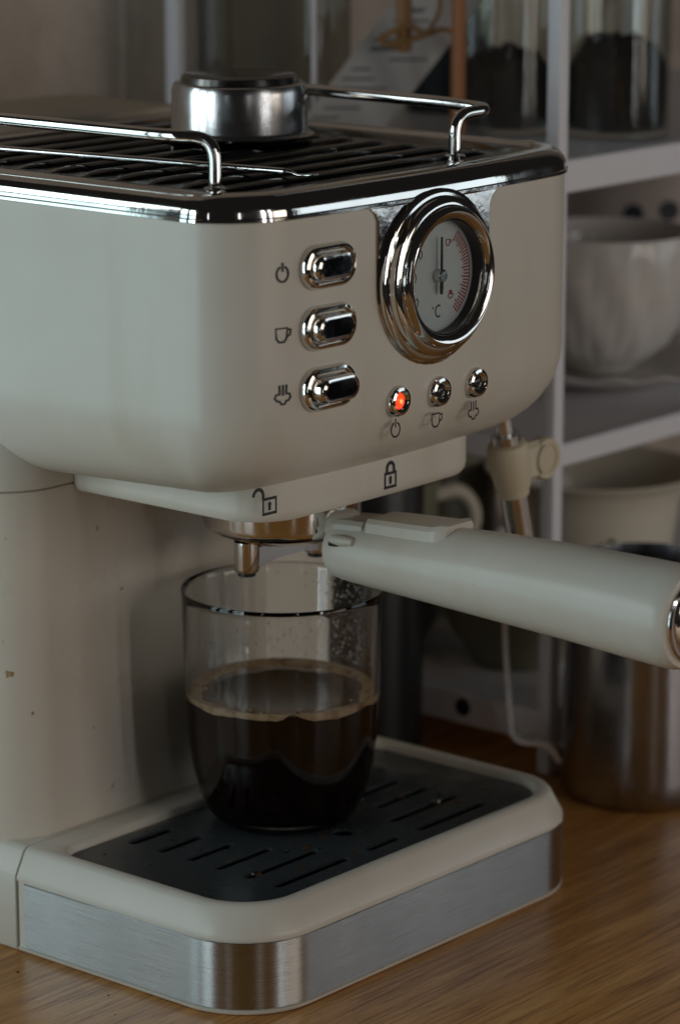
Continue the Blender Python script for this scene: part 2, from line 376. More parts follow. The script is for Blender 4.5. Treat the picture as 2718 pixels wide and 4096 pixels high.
gf = P('gauge_dial', lathe_y([(.0204, -.0008), (.0204, -.0012)], (GX, YF, GZ), 64), DIAL)
P('gauge_inner_wall', lathe_y([(.02035, -.0013), (.0202, -.0064), (.0205, -.0065)], (GX, YF, GZ), 64, False, False), BLACK, gb)
def flat(name, v2, f, y, m, parent): return obj(name, [Vector((p.x, y, p.y)) for p in v2], f, m, parent, 0)
yd = YF - .0013
tk = MB()
for k in range(27):
    a = R(52 - k*4.0); r0, r1_ = (.0152, .0182) if k % 3 else (.0142, .0184)
    v, f = ribbon([(GX + r0*math.cos(a), GZ + r0*math.sin(a)), (GX + r1_*math.cos(a), GZ + r1_*math.sin(a))], .0005); tk.add(v, f)
v, f = ribbon([(GX + .0186*math.cos(R(a)), GZ + .0186*math.sin(R(a))) for a in range(-52, 54, 4)], .0004); tk.add(v, f)
flat('gauge_scale', tk.v, tk.f, yd, REDINK, gf)
def ell(cx, cy, rx, ry, n=16, a0=0, a1=360):
    return [(cx + rx*math.cos(R(a0 + (a1-a0)*i/n)), cy + ry*math.sin(R(a0 + (a1-a0)*i/n))) for i in range(n if a1-a0 == 360 else n+1)]
dg_ = MB()
for dx, dz in ((-.0095, .0085), (-.0128, .0005), (-.0115, -.0085)): dg_.add(*ribbon(ell(GX + dx, GZ + dz, .0008, .0014), .0004, True))
flat('gauge_numerals', dg_.v, dg_.f, yd, INK, gf)
cm = MB(); cm.add(*ribbon(ell(GX + .0008, GZ - .0130, .0016, .0021, 14, 50, 310), .0006)); cm.add(*ribbon(ell(GX - .0022, GZ - .0115, .0004, .0004, 8), .00022, True))
flat('celsius_mark', cm.v, cm.f, yd, INK, gf)

# icons in the XZ plane
def icon_power(x, z, s): 
    return [(ell(x, z, .36*s, .40*s, 22, 110, 430), False), ([(x, z + .12*s), (x, z + .60*s)], False)]
def icon_cup(x, z, s):
    return [([(x-.42*s, z+.34*s), (x+.30*s, z+.34*s), (x+.24*s, z-.20*s), (x+.08*s, z-.38*s), (x-.22*s, z-.38*s), (x-.38*s, z-.20*s)], True), ([(x+.28*s, z+.24*s), (x+.52*s, z+.26*s), (x+.48*s, z-.02*s), (x+.26*s, z-.12*s)], False)]
def icon_steam(x, z, s):
    c = [(x-.17*s, z+.05*s), (x-.42*s, z+.02*s), (x-.50*s, z-.16*s), (x-.36*s, z-.32*s), (x-.20*s, z-.34*s), (x-.10*s, z-.50*s), (x+.10*s, z-.50*s), (x+.20*s, z-.34*s), (x+.36*s, z-.32*s), (x+.50*s, z-.16*s), (x+.42*s, z+.02*s), (x+.17*s, z+.05*s)]
    return [(c, False), ([(x-.20*s, z+.02*s), (x-.22*s, z+.52*s)], False), ([(x, z-.05*s), (x, z+.52*s)], False), ([(x+.20*s, z+.02*s), (x+.22*s, z+.52*s)], False)]
def icon(name, strokes, wd, m=INK, parent=None, yfun=None, off=.00025, extra=()):
    b = MB()
    for pts, cl in strokes: b.add(*ribbon(pts, wd, cl))
    for pts in extra: b.add([Vector((p[0], p[1], 0)) for p in pts], [tuple(range(len(pts)))])
    yfun = yfun or yfront
    return obj(name, [Vector((p.x, yfun(p.x) - off, p.y)) for p in b.v], b.f, m, parent or M, 0)
icon('cup_mark', icon_cup(GX + .0062, GZ + .0112, .0030), .0004, REDINK, gf, lambda x: yd + .0002)
icon('steam_mark', icon_steam(GX + .0078, GZ - .0078, .0030), .0004, REDINK, gf, lambda x: yd + .0002)
nd = P('gauge_needle', loft([[Vector((GX + x, YF - .0035, GZ + z)) for x, z in q] for q in [[(-.0006, -.0066), (.0006, -.0066), (.0009, -.004), (.0006, 0), (.00035, .0140), (-.00035, .0140), (-.0006, 0), (-.0009, -.004)]]] + [[Vector((GX + x, YF - .0031, GZ + z)) for x, z in [(-.0006, -.0066), (.0006, -.0066), (.0009, -.004), (.0006, 0), (.00035, .0140), (-.00035, .0140), (-.0006, 0), (-.0009, -.004)]]], True, True), INK)
nd.location = (0, 0, 0)
P('needle_hub', lathe_y([(.0024, -.0013), (.0024, -.0040), (.0018, -.0046)], (GX, YF, GZ), 20), STEEL)
P('gauge_glass', lathe_y([(.0203, -.0060), (.0203, -.0062)], (GX, YF, GZ), 48), THIN)

# push buttons ---------------------------------------------------------
def rrect(cx, cz, hx, hz, r, seg=7):
    pts = []
    for sx, sz, a0 in ((1, -1, 270), (1, 1, 0), (-1, 1, 90), (-1, -1, 180)):
        for i in range(seg + 1):
            a = R(a0 + 90*i/seg); pts.append((cx + sx*(hx - r) + r*math.cos(a), cz + sz*(hz - r) + r*math.sin(a)))
    return pts
def rr_loops(cx, cz, spec, y0): return [[Vector((x, y0 - d, z)) for x, z in rrect(cx, cz, hx, hz, r)] for hx, hz, r, d in spec]
BX = .0452; by = yfront(BX)
icons = {0: icon_power, 1: icon_cup, 2: icon_steam}; inames = {0: 'power_icon', 1: 'cup_icon', 2: 'steam_icon'}
for k, bz in enumerate((.2662, .2450, .2236)):
    ex = (.0048, .0054, .0068)[k]
    bb = P('button_bezel', loft(rr_loops(BX, bz, [(.0137, .0078, .0076, -.001), (.0137, .0078, .0076, .0009), (.0130, .0071, .0070, .0021), (.0120, .0062, .0061, .0024), (.0112, .0055, .0054, .0017), (.0108, .0051, .0050, -.0005)], by), True, True), CHROME)
    P('button_cap', loft(rr_loops(BX, bz, [(.0103, .0047, .0046, -.0004), (.0103, .0047, .0046, ex - .0016), (.0095, .0041, .0040, ex - .0004), (.0086, .0034, .0033, ex - .0002), (.0083, .0032, .0031, ex - .0005)], by), True, True), CHROME, bb)
    P('button_face', loft(rr_loops(BX, bz, [(.0081, .0030, .0029, ex - .0007), (.0080, .0029, .0028, ex - .0003)], by), True, True), BTNF, bb)
    icon(inames[k], icons[k](.0238, (.2655, .2446, .2238)[k], .0066), .00078)
# indicator lamps
for k, (lx, f_) in enumerate(((.0816, icon_power), (.1046, icon_cup), (.1268, icon_steam))):
    ly = yfront(lx); LZ = .2132
    lb = P('lamp_ring', lathe_y([(.0057, .001), (.0057, -.0008), (.0050, -.0020), (.0040, -.0023), (.0030, -.0016), (.0025, -.0004)], (lx, ly, LZ), 28), CHROME)
    P('lamp_lens', lathe_y([(.0025, -.0005), (.0024, -.0008), (.0017, -.0014), (.0008, -.0016)], (lx, ly, LZ), 24), REDGLOW if k == 0 else LENS, lb)
    if k == 0: P('lamp_core', lathe_y([(.0009, -.0014), (.0007, -.0018), (.0003, -.0020)], (lx, ly, LZ), 14), REDHOT, lb)
    icon(('power_icon', 'cup_icon', 'steam_icon')[k], f_(lx - .0014, .2030, .0066), .00075)
# padlock icons on the collar
yc_ = lambda x: .0262 + .002 * ((x - XC)/.0649) ** 2
def padlock(x, z, s, openit):
    st = [([(x-.5*s, z-.42*s), (x+.5*s, z-.42*s), (x+.5*s, z+.42*s), (x-.5*s, z+.42*s)], True)]
    if openit: st.append(([(x-.5*s, z+.42*s), (x-.5*s, z+.65*s)] + ell(x-.88*s, z+.68*s, .38*s, .38*s, 8, 0, 180), False))
    else: st.append(([(x-.33*s, z+.42*s), (x-.33*s, z+.70*s)] + ell(x, z+.70*s, .33*s, .36*s, 8, 180, 0) + [(x+.33*s, z+.42*s)], False))
    st.append(([(x, z+.05*s), (x, z-.25*s)], False))
    return st, [ell(x, z+.10*s, .14*s, .15*s, 12)]
st, ex = padlock(.0388 + .0025, .1782, .0064, True); icon('open_padlock_icon', st, .0014, INK, None, yc_, .00035, ex)
st, ex = padlock(.1067, .1765, .0062, False); icon('closed_padlock_icon', st, .0014, INK, None, yc_, .00035, ex)
# group ring
P('group_ring', lathe([(.031, .171), (.031, .1665), (.0305, .166)], (XC, .075, 0), 48), STEEL)

# steam wand -------------------------------------------------------------
wa = Vector((.1885, .0375, .190)); wb = Vector((.2045, .0375, .128)); wd_ = (wb - wa).normalized()
P('steam_wand', tube([wa, wa + wd_*.03], .0036, 18), WANDM)
P('steam_wand_tip', tube([wa + wd_*.012, wa + wd_*.064], .0058, 20), STEEL)
pr = [(.0, .0062), (.0008, .0076), (.003, .0083), (.010, .0082), (.018, .0074), (.0197, .0068), (.0200, .0062), (.0225, .0060)]
g0 = wa + wd_*.0155
gp = P('wand_grip', tube([g0 + wd_*d for d, r in pr], [r for d, r in pr], 26), GRIP)
tc = Vector((.2135, .0355, .1655))
tl = [[tc + Vector((r*math.cos(2*math.pi*j/28)*1.0, y, r*math.sin(2*math.pi*j/28))) for j in range(28)] for r, y in ((.0080, .003), (.0086, .002), (.0086, -.002), (.0080, -.003), (.0060, -.003), (.0054, -.0022), (.0048, -.0022), (.0044, -.0028), (.0010, -.0029))]
P('grip_tab', loft(tl, True, True), GRIP, gp)
P('grip_web', box(.199, .2135, .0325, .0385, .1580, .1735, .002), GRIP, gp)

# ------------------------------------------------------------------ portafilter
PF = thing('portafilter', 'cream handled chrome portafilter with twin spout locked under the machine group', 'portafilter')
GC = (XC, .075, 0)
obj('filter_holder', *lathe([(.0285, .1655), (.0300, .1652), (.0302, .1560), (.0296, .1536), (.0282, .1524), (.0225, .1497), (.014, .1482), (.006, .1478)], GC, 56), CHROME, PF)
for s in (-1, 1):
    cx = XC + s*.0200
    sp = obj('spout', *lathe([(.0048, .1500), (.0048, .1400), (.0044, .1385), (.0036, .1383)], (cx, .075, 0), 24), CHROME, PF)
    obj('spout_mouth', *lathe([(.0034, .1384), (.0034, .1368), (.0028, .1366)], (cx, .075, 0), 20), BLACK, sp)
obj('spout_bridge', *loft([[Vector((x, .075 + a*h1, zc + b*h2)) for a, b in ((1, 1), (1, -1), (-1, -1), (-1, 1))] for x, zc, h1, h2 in ((XC-.0185, .1435, .0036, .0040), (XC-.008, .1450, .0042, .0034), (XC+.008, .1450, .0042, .0034), (XC+.0185, .1435, .0036, .0040))], True, True), STEEL, PF)
obj('arm', *tube([(XC, .050, .1555), (XC, .044, .1500), (XC, .0350, .1495)], [.0062, .0060, .0056], 18), CHROME, PF)
# handle: elliptical loft along -y
hs = [(.0462, .0090, .0), (.0458, .0108, .0), (.0445, .0119, 0), (.038, .0126, 0), (.020, .0136, .0002), (0, .0146, .0004), (-.03, .0160, .0005), (-.06, .0170, .0003), (-.09, .0180, -.0004), (-.104, .0183, -.0008), (-.1085, .0180, -.0009), (-.1110, .0168, -.0010), (-.1115, .0140, -.0010)]
HZ = .1493
obj('handle', *loft([[Vector((XC + r*math.cos(2*math.pi*j/40), y, HZ + dz + r*math.sin(2*math.pi*j/40))) for j in range(40)] for y, r, dz in hs], True, True), CREAM, PF)
obj('handle_end_cap', *loft([[Vector((XC + r*math.cos(2*math.pi*j/40), y, HZ - .001 + r*math.sin(2*math.pi*j/40))) for j in range(40)] for y, r in ((-.1100, .0150), (-.1122, .0148), (-.1128, .0140), (-.1126, .0128), (-.1136, .0110), (-.1142, .006))], True, True), CHROME, PF)
# basket latch on top of the handle
def latch_loop(y, hw, z0, z1, c=.0015):
    return [Vector((XC + x, y, z)) for x, z in ((-hw, z0), (-hw, z1 - c), (-hw + c, z1), (hw - c, z1), (hw, z1 - c), (hw, z0))]
obj('basket_latch', *loft([latch_loop(.0270, .0075, .155, .1632), latch_loop(.0262, .0092, .154, .1640), latch_loop(.0120, .0098, .154, .1648), latch_loop(-.0040, .0102, .154, .1657), latch_loop(-.0085, .0098, .154, .1668), latch_loop(-.0105, .0080, .154, .1664)], True, True), CREAM, PF)
obj('latch_thumb', *loft([latch_loop(.0445, .0060, .156, .1598), latch_loop(.0430, .0086, .155, .1612), latch_loop(.0330, .0090, .155, .1620), latch_loop(.0285, .0088, .155, .1622)], True, True), CREAM, PF)
obj('latch_slot_shade', *box(XC - .0122, XC - .0060, .0285, .0420, .1515, .1545, .0008), DARK, PF)  # dark block in place of the shadow inside the latch recess
obj('latch_lip', *tube([(XC - .0116, .0405, .1548), (XC - .0121, .0350, .1550), (XC - .0118, .0300, .1552)], [.0016, .0022, .0016], 10), CREAM, PF)
obj('latch_ball', *lathe([(.002, .1632), (.006, .1625), (.0085, .1600), (.0092, .1560)], (XC, .0455, 0), 24), CREAM, PF)

# ------------------------------------------------------------------ glass of coffee
G0 = (XC - .0005, .0745, gz + .0002)
DG = thing('drinking_glass', 'clear straight-sided tumbler half full of black coffee on the drip grate', 'glass')
outp = [(.0215, .0012), (.0232, .0004), (.0262, .0012), (.0292, .0050), (.0324, .0120), (.0350, .0230), (.0365, .0350), (.0376, .0560), (.0386, .0900), (.0387, .0915)]
innp = [(.0384, .0919), (.0380, .0915), (.0374, .0880), (.0363, .0560), (.0351, .0350), (.0334, .0230), (.0306, .0125), (.0258, .0068), (.0180, .0052), (.010, .0046), (.002, .0045)]
obj('glass_body', *lathe([(.002, .0012), (.016, .0012)] + outp + innp, G0, 72), GLASS, DG, 60)
LV = .0515
cof = obj('coffee', *lathe([(.002, .0044), (.010, .0045), (.0181, .0051), (.0259, .0067), (.0307, .0124), (.0335, .0230), (.0352, .0350), (.0361, LV - .0012), (.0362, LV - .0004), (.0350, LV - .0006), (.0340, LV - .0010), (.002, LV - .0010)], G0, 64), COFFEE, None, 50)
tag(cof, 'black coffee with a thin tan foam edge inside the tumbler', 'coffee')
ico = bmesh.new(); bmesh.ops.create_icosphere(ico, subdivisions=1, radius=1); iv = [v.co.copy() for v in ico.verts]; iff = [tuple(v.index for v in f.verts) for f in ico.faces]; ico.free()
# crema ring clinging to the wall, inner edge uneven
seg = 96; lo = [[], [], [], [], []]
for j in range(seg):
    a = 2*math.pi*j/seg; dirc = Vector((math.cos(a), math.sin(a)))
    nz = mnoise.noise(Vector((math.cos(a)*2.2, math.sin(a)*2.2, .3))); wv = .0056 + .0026*nz + .0012*mnoise.noise(Vector((math.cos(a)*7, math.sin(a)*7, 4)))
    ro = .03632; low = LV - .0025 - .0011*nz - .0008*mnoise.noise(Vector((math.cos(a)*9, math.sin(a)*9, 8)))
    # notch in the foam band that faces the viewer
    da = math.atan2(math.sin(a - R(228)), math.cos(a - R(228))); low += .0026*math.exp(-(da/.09)**2)
    for l, (rr_, zz) in zip(lo, ((ro - .0006, low), (ro, low + .0004), (ro + .0001, LV + .0004), (ro - .0015, LV + .0002), (ro - max(wv, .002), LV - .0009))):
        l.append(Vector((G0[0] + rr_*dirc.x, G0[1] + rr_*dirc.y, G0[2] + zz)))
obj('crema', *loft(lo, False, False), CREMA, cof)
lo = [[], []]
for j in range(seg):
    a = 2*math.pi*j/seg; wv = .0098 + .0030*mnoise.noise(Vector((math.cos(a)*2.6, math.sin(a)*2.6, 2.1))) + .0014*mnoise.noise(Vector((math.cos(a)*8, math.sin(a)*8, 6)))
    for l, rr_ in zip(lo, (.0330, .0363 - wv)): l.append(Vector((G0[0] + rr_*math.cos(a), G0[1] + rr_*math.sin(a), G0[2] + LV - .0009)))
obj('crema_film', *loft(lo, False, False), plain('crema_film', (.085, .032, .012), .12), cof)
bb_ = MB()
for k in range(46):
    a = random.uniform(0, 6.28); rr_ = .0355 - .007*random.random()**1.6; r_ = .0003 + .0006*random.random()**2
    bb_.add([Vector((G0[0] + rr_*math.cos(a), G0[1] + rr_*math.sin(a), G0[2] + LV - .0003)) + v*r_ for v in iv], iff)
bo2 = bb_.build('foam_bubbles', CREMA, cof, 60); bo2['kind'] = 'stuff'
# condensation beads on the far inner wall
dr = MB()
for k in range(900):
    a = R(random.gauss(-6, 15)); z = LV + .003 + .034*random.random()**1.3
    if random.random() < .25: a = R(random.uniform(20, 100)); z = LV + .002 + .012*random.random()
    ri = .0363 + (z - .056)*(.0011/.032) if z > .056 else .0362
    r_ = .00012 + .00044*random.random()**3; p = Vector((G0[0] + ri*math.cos(a), G0[1] + ri*math.sin(a), G0[2] + z))
    dr.add([p + Vector((v.x*r_, v.y*r_, v.z*r_*1.3)) for v in iv], iff)
dro = dr.build('condensation', WATER, DG, 60); dro['kind'] = 'stuff'

# ------------------------------------------------------------------ things on the top tray
FB = thing('filter_basket', 'steel round filter basket upside down on top of the espresso machine', 'filter basket')
bc = (.1340, .1240, .2942)
obj('basket_wall', *lathe([(.0286, 0), (.0288, .0006), (.0272, .0012), (.0264, .0024), (.0262, .0175), (.0254, .0198), (.0240, .0206), (.0228, .0204)], bc, 64, True, False), STEEL, FB)
obj('basket_floor', *lathe([(.0229, .0204), (.0222, .0228), (.0212, .0234), (.0020, .0236)], bc, 64, False, True), STEEL_DARK, FB)
PN = thing('latte_art_pen', 'thin steel latte art pen lying across the black tray ribs', 'barista tool')
pa, pb = Vector((.0345, .1560, .2955)), Vector((.0645, .0245, .2940)); pv = (pb - pa)
def seg_t(a, b): return [pa + pv*(a + (b-a)*i/6) for i in range(7)]
obj('shaft', *tube(seg_t(-.25, .30), .00125, 14), CHROME, PN)
kn = MB()
ks = 60; lp = []
for i in range(ks + 1):
    c = pa + pv*(.30 + .30*i/ks); rr_ = .00132 + (.00006 if i % 2 else -.00006); tt = pv.normalized(); u = tt.orthogonal().normalized(); s_ = tt.cross(u)
    lp.append([c + (u*math.cos(2*math.pi*j/14) + s_*math.sin(2*math.pi*j/14))*rr_ for j in range(14)])
obj('knurled_grip', *loft(lp, True, True), STEEL, PN, 60)
obj('shaft', *tube(seg_t(.60, .90), .00125, 14), CHROME, PN)
tip = [pa + pv*.90, pa + pv*.915, pa + pv*.94 + Vector((0, 0, -.0010)), pa + pv*.97 + Vector((0, 0, -.0008)), pa + pv*1.0 + Vector((0, 0, -.0002))]
obj('tip', *tube(tip, [.00115, .0008, .0006, .00055, .0003], 10), CHROME, PN)

# ------------------------------------------------------------------ storage rack
RK = thing('storage_rack', 'white metal three tier countertop rack beside the espresso machine', 'shelf')
sx = .0068; X0, X1, Y0, Y1 = .2955, .660, .0900, .3085
for x in (X0, X1):
    for y in (Y0, Y1): obj('post', *box(x, x + sx, y, y + sx, .0005, .62, .0008), WHITE, RK)
for z0, z1 in ((.0145, .0290), (.1382, .1482), (.2566, .2708)):
    obj('front_rail', *box(X0 + sx, X1, Y0 + .0006, Y0 + .0052, z0, z1), WHITE, RK)
    obj('rear_rail', *box(X0 + sx, X1, Y1 + .0010, Y1 + .0056, z0, z1), WHITE, RK)
    sr = obj('side_rail', *box(X0 + .0006, X0 + .0052, Y0 + sx, Y1, z0, z1), WHITE, RK)
    if z0 < .02: obj('bolt_hole', *loft([[Vector((X0 + d, .1385 + .0042*math.cos(R(a)), .0226 + .0042*math.sin(R(a)))) for a in range(0, 360, 20)] for d in (.0009, .0003)], True, True), DARK, sr)
    obj('side_rail', *box(X1 + .0010, X1 + .0056, Y0 + sx, Y1, z0, z1), WHITE, RK)
    obj('shelf_board', *box(X0 + .0053, X1, Y0 + .0053, Y1, z1 - .004, z1 - .0012), WHITE, RK)

# jars with ground coffee on the top shelf
def jar(cx, cy, r, mh, label):
    J = thing('glass_jar', label, 'jar', group=None)
    zb = .2697
    obj('jar_body', *lathe([(r*.90, .0006), (r*.97, .0016), (r, .005), (r, .20), (r - .0012, .20), (r - .0014, .006), (r*.94, .0040), (.001, .0040)], (cx, cy, zb), 48), THIN, J)
    obj('jar_lid', *lathe([(r*.98, .2005), (r*1.03, .2010), (r*1.03, .2180), (r*.9, .2200)], (cx, cy, zb), 40), PEG, J)
    lp = []; rr_ = r - .0016
    for q, h in ((.95, .0044), (1, .007), (1, mh*.62), (.97, mh*.72), (.82, mh*.86), (.6, mh*.95), (.35, mh*.99), (.05, mh)):
        lp.append([Vector((cx + rr_*q*math.cos(2*math.pi*j/40)*(1 - .012), cy + rr_*q*math.sin(2*math.pi*j/40)*(1 - .012), zb + h + (mnoise.noise(Vector((q*6 + cx*90, math.cos(2*math.pi*j/40)*2, math.sin(2*math.pi*j/40)*2)))*.006 if h > mh*.5 else 0))) for j in range(40)])
    g = obj('ground_coffee', *loft(lp, True, True), GROUNDS); g['label'] = label.replace('clear glass jar', 'dark ground coffee heap in the jar').split(' holding')[0] + label.split('coffee')[-1]; g['category'] = 'ground coffee'
    return J, g
j1, g1 = jar(.3740, .1765, .0240, .037, 'clear glass jar holding ground coffee behind the chrome guard rail')
j2, g2 = jar(.3955, .1320, .0245, .044, 'clear glass jar holding ground coffee beside the white rack post')
g1['label'] = 'dark ground coffee heaped in the jar behind the guard rail'; g2['label'] = 'dark ground coffee heaped in the jar beside the rack post'

# clear canister with a tilted paper label, peg and twine inside
CN = thing('clear_canister', 'smoky clear square canister on the upper shelf behind the guard rail', 'canister')
cx0, cx1, cy0, cy1, cz0 = .3045, .3300, .2325, .3040, .2697
for nm, bx in (('pane', (cx0, cx0 + .0012, cy0 + .0028, cy1, cz0, .45)), ('pane', (cx0 + .0028, cx1, cy0, cy0 + .0012, cz0, .45)), ('pane', (cx0 + .002, cx1, cy1 + .0004, cy1 + .0016, cz0, .45))):
    obj(nm, *box(*bx, .0003), TINTED, CN)
obj('edge_highlight', *box(cx0, cx0 + .0019, cy0, cy0 + .0019, cz0, .45, .0006), WHITE, CN)  # white strip stands in for the highlight along the glass edge
PB = thing('paper_label', 'white printed paper label tilted on the upper rack shelf behind the machine', 'label')
def tilted(name, u0, u1, v0, v1, m, parent, off=0.0, th=.0006):
    # flap sloping back, its top edge pushed to the right
    o_ = Vector((.3240, .2080, .2990)); f1 = Vector((.645, -.764, 0)); f2 = (f1*.60 + Vector((0, 0, 1))*.74 + Vector((.764, .645, 0))*.30).normalized(); nrm = f1.cross(f2).normalized()
    if nrm.y > 0: nrm = -nrm
    P8 = [o_ + f1*u + f2*v + nrm*(off + d) for d in (0, th) for u, v in ((u0, v0), (u1, v0), (u1, v1), (u0, v1))]
    return obj(name, P8, [(0, 1, 2, 3), (4, 5, 6, 7), (0, 1, 5, 4), (1, 2, 6, 5), (2, 3, 7, 6), (3, 0, 4, 7)], m, parent, 0)
tilted('card', -.020, .020, -.036, .075, PAPER, PB)
for k in range(12):
    v0 = .034 - k*.0056; wd2 = (.012, .016, .009, .020, .013, .017, .008, .014, .019, .011, .016, .012)[k]
    u0 = (-.015, -.013, .001, -.016, -.014, -.002, -.015, -.016, -.012, 0, -.014, -.016)[k]
    tilted('print_line', u0, u0 + wd2, v0, v0 + (.0024 if k in (0, 4) else .0013), TEXTM, PB, .0006, .0002)
PG = thing('wooden_peg', 'brown wooden peg with twine bow hanging in front of the paper label', 'peg')
obj('peg_body', *box(.3175, .3250, .1925, .1965, .3085, .36, .0012), PEG, PG)
tw_off = Vector((-.004, .0045, 0))
tw = obj('twine_bow', *tube(smooth_path([(.3260, .1868, .3160), (.3200, .1900, .3215), (.3080, .1990, .3150), (.3120, .1960, .3120), (.3250, .1868, .3158), (.3350, .1830, .3190), (.3420, .1790, .3150), (.3440, .1780, .3080)], .004), .0013, 8), TWINE, PG)
obj('twine_tail', *tube(smooth_path([(.3265, .1866, .3160), (.3330, .1840, .3250), (.3350, .1830, .36)], .004), .0010, 8), TWINE, tw)
ob = obj('wooden_stirrer', *loft([[Vector((.3290 + a*.0038, .1700 + b*.0018, z)) for a, b in ((-1, -.6), (-.6, -1), (.6, -1), (1, -.6), (1, .6), (.6, 1), (-.6, 1), (-1, .6))] for z in (.2697, .271, .32, .40)], True, True), AMBER)
tag(ob, 'narrow amber brown wooden stick upright next to a coffee jar', 'stick')
# dark box behind the glass, at the top of the frame
ob = obj('storage_tin', *lathe([(.019, 0), (.0205, .001), (.0205, .060), (.0212, .062), (.0212, .078), (.019, .080)], (.4300, .2550, .2697), 40), BLUEDOT); tag(ob, 'dark navy round tin at the back of the upper rack shelf', 'tin')

# middle shelf: quilted bowl on scalloped saucer, dotted tin behind
SC = (.4360, .1660, .1472)
lo = []
for r, z, am in ((.022, 0, 0), (.030, .0006, 0), (.034, .0030, 0), (.046, .0052, .0), (.058, .0085, .0006), (.0650, .0118, .0016), (.0652, .0126, .0016), (.0640, .0124, .0016), (.056, .0098, .0006), (.046, .0070, 0), (.030, .0050, 0), (.002, .0046, 0)):
    lo.append([Vector((SC[0] + (r + am*.9*math.cos(18*2*math.pi*j/144))*math.cos(2*math.pi*j/144), SC[1] + (r + am*.9*math.cos(18*2*math.pi*j/144))*math.sin(2*math.pi*j/144), SC[2] + z + am*.7*math.cos(18*2*math.pi*j/144))) for j in range(144)])
so = obj('saucer', *loft(lo, True, True), CERAMIC); tag(so, 'white saucer with scalloped edge under the quilted white bowl', 'saucer')
lo = []; N = 160
for r, z, am in ((.0150, 0, 0), (.0160, .0004, 0), (.0165, .003, 0), (.0225, .0070, .3), (.0300, .0150, 1), (.0352, .0250, 1), (.0388, .0370, 1), (.0408, .0490, 1), (.0418, .0590, .4), (.0424, .0660, 0), (.0420, .0668, 0), (.0412, .0662, 0), (.0404, .055, 0), (.0375, .036, 0), (.030, .018, 0), (.018, .0085, 0), (.001, .0075, 0)):
    lo.append([Vector((SC[0] + (r + am*.0034*abs(math.sin(6*2*math.pi*j/N - z*190)))*math.cos(2*math.pi*j/N), SC[1] + (r + am*.0034*abs(math.sin(6*2*math.pi*j/N - z*190)))*math.sin(2*math.pi*j/N), SC[2] + .0052 + z)) for j in range(N)])
bo_ = obj('bowl', *loft(lo, True, True), CERAMIC, None, 80); tag(bo_, 'white ceramic bowl with quilted relief standing on scalloped saucer', 'bowl')
DT = thing('dotted_tin', 'pale tin with dark dots standing behind the quilted white bowl', 'tin')
dc = (.5750, .2350, .1472); rr_ = .045
obj('tin_wall', *lathe([(rr_ - .001, 0), (rr_, .001), (rr_, .085), (rr_ - .002, .086)], dc, 56), TINM, DT)
for a, z in ((238, .050), (226, .066), (214, .048), (203, .064), (247, .068), (190, .05), (222, .030)):
    a = R(a); cx, cy = dc[0] + (rr_ + .0003)*math.cos(a), dc[1] + (rr_ + .0003)*math.sin(a); tx, ty = -math.sin(a), math.cos(a)
    pts = [Vector((cx + tx*.0052*math.cos(R(q)), cy + ty*.0052*math.cos(R(q)), dc[2] + z + .0052*math.sin(R(q)))) for q in range(0, 360, 24)]
    nn = Vector((math.cos(a), math.sin(a), 0))
    obj('dot', *loft([[p - nn*.0012 for p in pts], [p + nn*.0001 for p in pts]], True, True), BLUEDOT, DT)

# lower shelf: stacked plates, flared bowl, mug
def plate(z, r, label):
    o = obj('plate', *lathe([(r*.55, 0), (r*.58, .0006), (r*.62, .0030), (r*.95, .0068), (r, .0078), (r*.99, .0086), (r*.93, .0082), (r*.6, .0046), (.002, .0042)], (.455, .165, z), 64), OLIVE)
    return tag(o, label, 'plate')
plate(.0280, .049, 'dark olive glazed plate at the bottom of the stack on the low shelf')
plate(.0335, .050, 'dark olive glazed plate in the middle of the low shelf stack')
plate(.0390, .051, 'dark olive glazed plate on top of the low shelf stack')
FBW = thing('enamel_bowl', 'cream flared enamel bowl with small green print on the low shelf', 'bowl')
ec = (.4300, .1650, .0448)
obj('bowl_wall', *lathe([(.026, 0), (.0275, .0006), (.0300, .006), (.0345, .012), (.0385, .026), (.0412, .044), (.0440, .0530), (.0490, .0585), (.0520, .0602), (.0522, .0612), (.0508, .0616), (.0470, .0585), (.0425, .0530), (.0396, .044), (.036, .024), (.026, .006), (.001, .004)], ec, 64), ENAMEL, FBW)
mk = []
for k, (dx, dz) in enumerate(((-.004, .001), (-.0015, -.0015), (.001, .0012), (.0035, -.0008), (0, .003))):
    a = math.atan2(-.645, -.764) + (dx + .006)/.040; r = .0402
    cc = Vector((ec[0] + r*math.cos(a), ec[1] + r*math.sin(a), ec[2] + .031 + dz)); nn = Vector((math.cos(a), math.sin(a), -.25)); tt = Vector((-math.sin(a), math.cos(a), 0))
    pts = [cc + tt*.0016*math.cos(R(q)) + Vector((0, 0, 1))*.0012*math.sin(R(q)) for q in range(0, 360, 40)]
    obj('leaf_print', *loft([[p - nn*.0016 for p in pts], [p + nn*.0004 for p in pts]], True, True), plain('green_print', (.06, .10, .05), .5) if k == 0 else bpy.data.materials['green_print'], FBW)
MG = thing('mug', 'cream mug with rounded handle on the low shelf behind the steam wand', 'mug')
mc = (.3430, .2210, .0580)
obj('mug_wall', *lathe([(.020, 0), (.022, .001), (.0235, .006), (.0240, .040), (.0245, .0500), (.0238, .0504), (.0228, .048), (.0222, .006), (.001, .004)], mc, 40), OLIVE, MG)
hd = Vector((.80, -.60, 0)); hb = Vector((mc[0], mc[1], mc[2]))
obj('mug_handle', *tube(smooth_path([hb + hd*.022 + Vector((0, 0, .040)), hb + hd*.036 + Vector((0, 0, .043)), hb + hd*.0440 + Vector((0, 0, .030)), hb + hd*.038 + Vector((0, 0, .014)), hb + hd*.022 + Vector((0, 0, .010))], .010), .0036, 12), ENAMEL, MG)
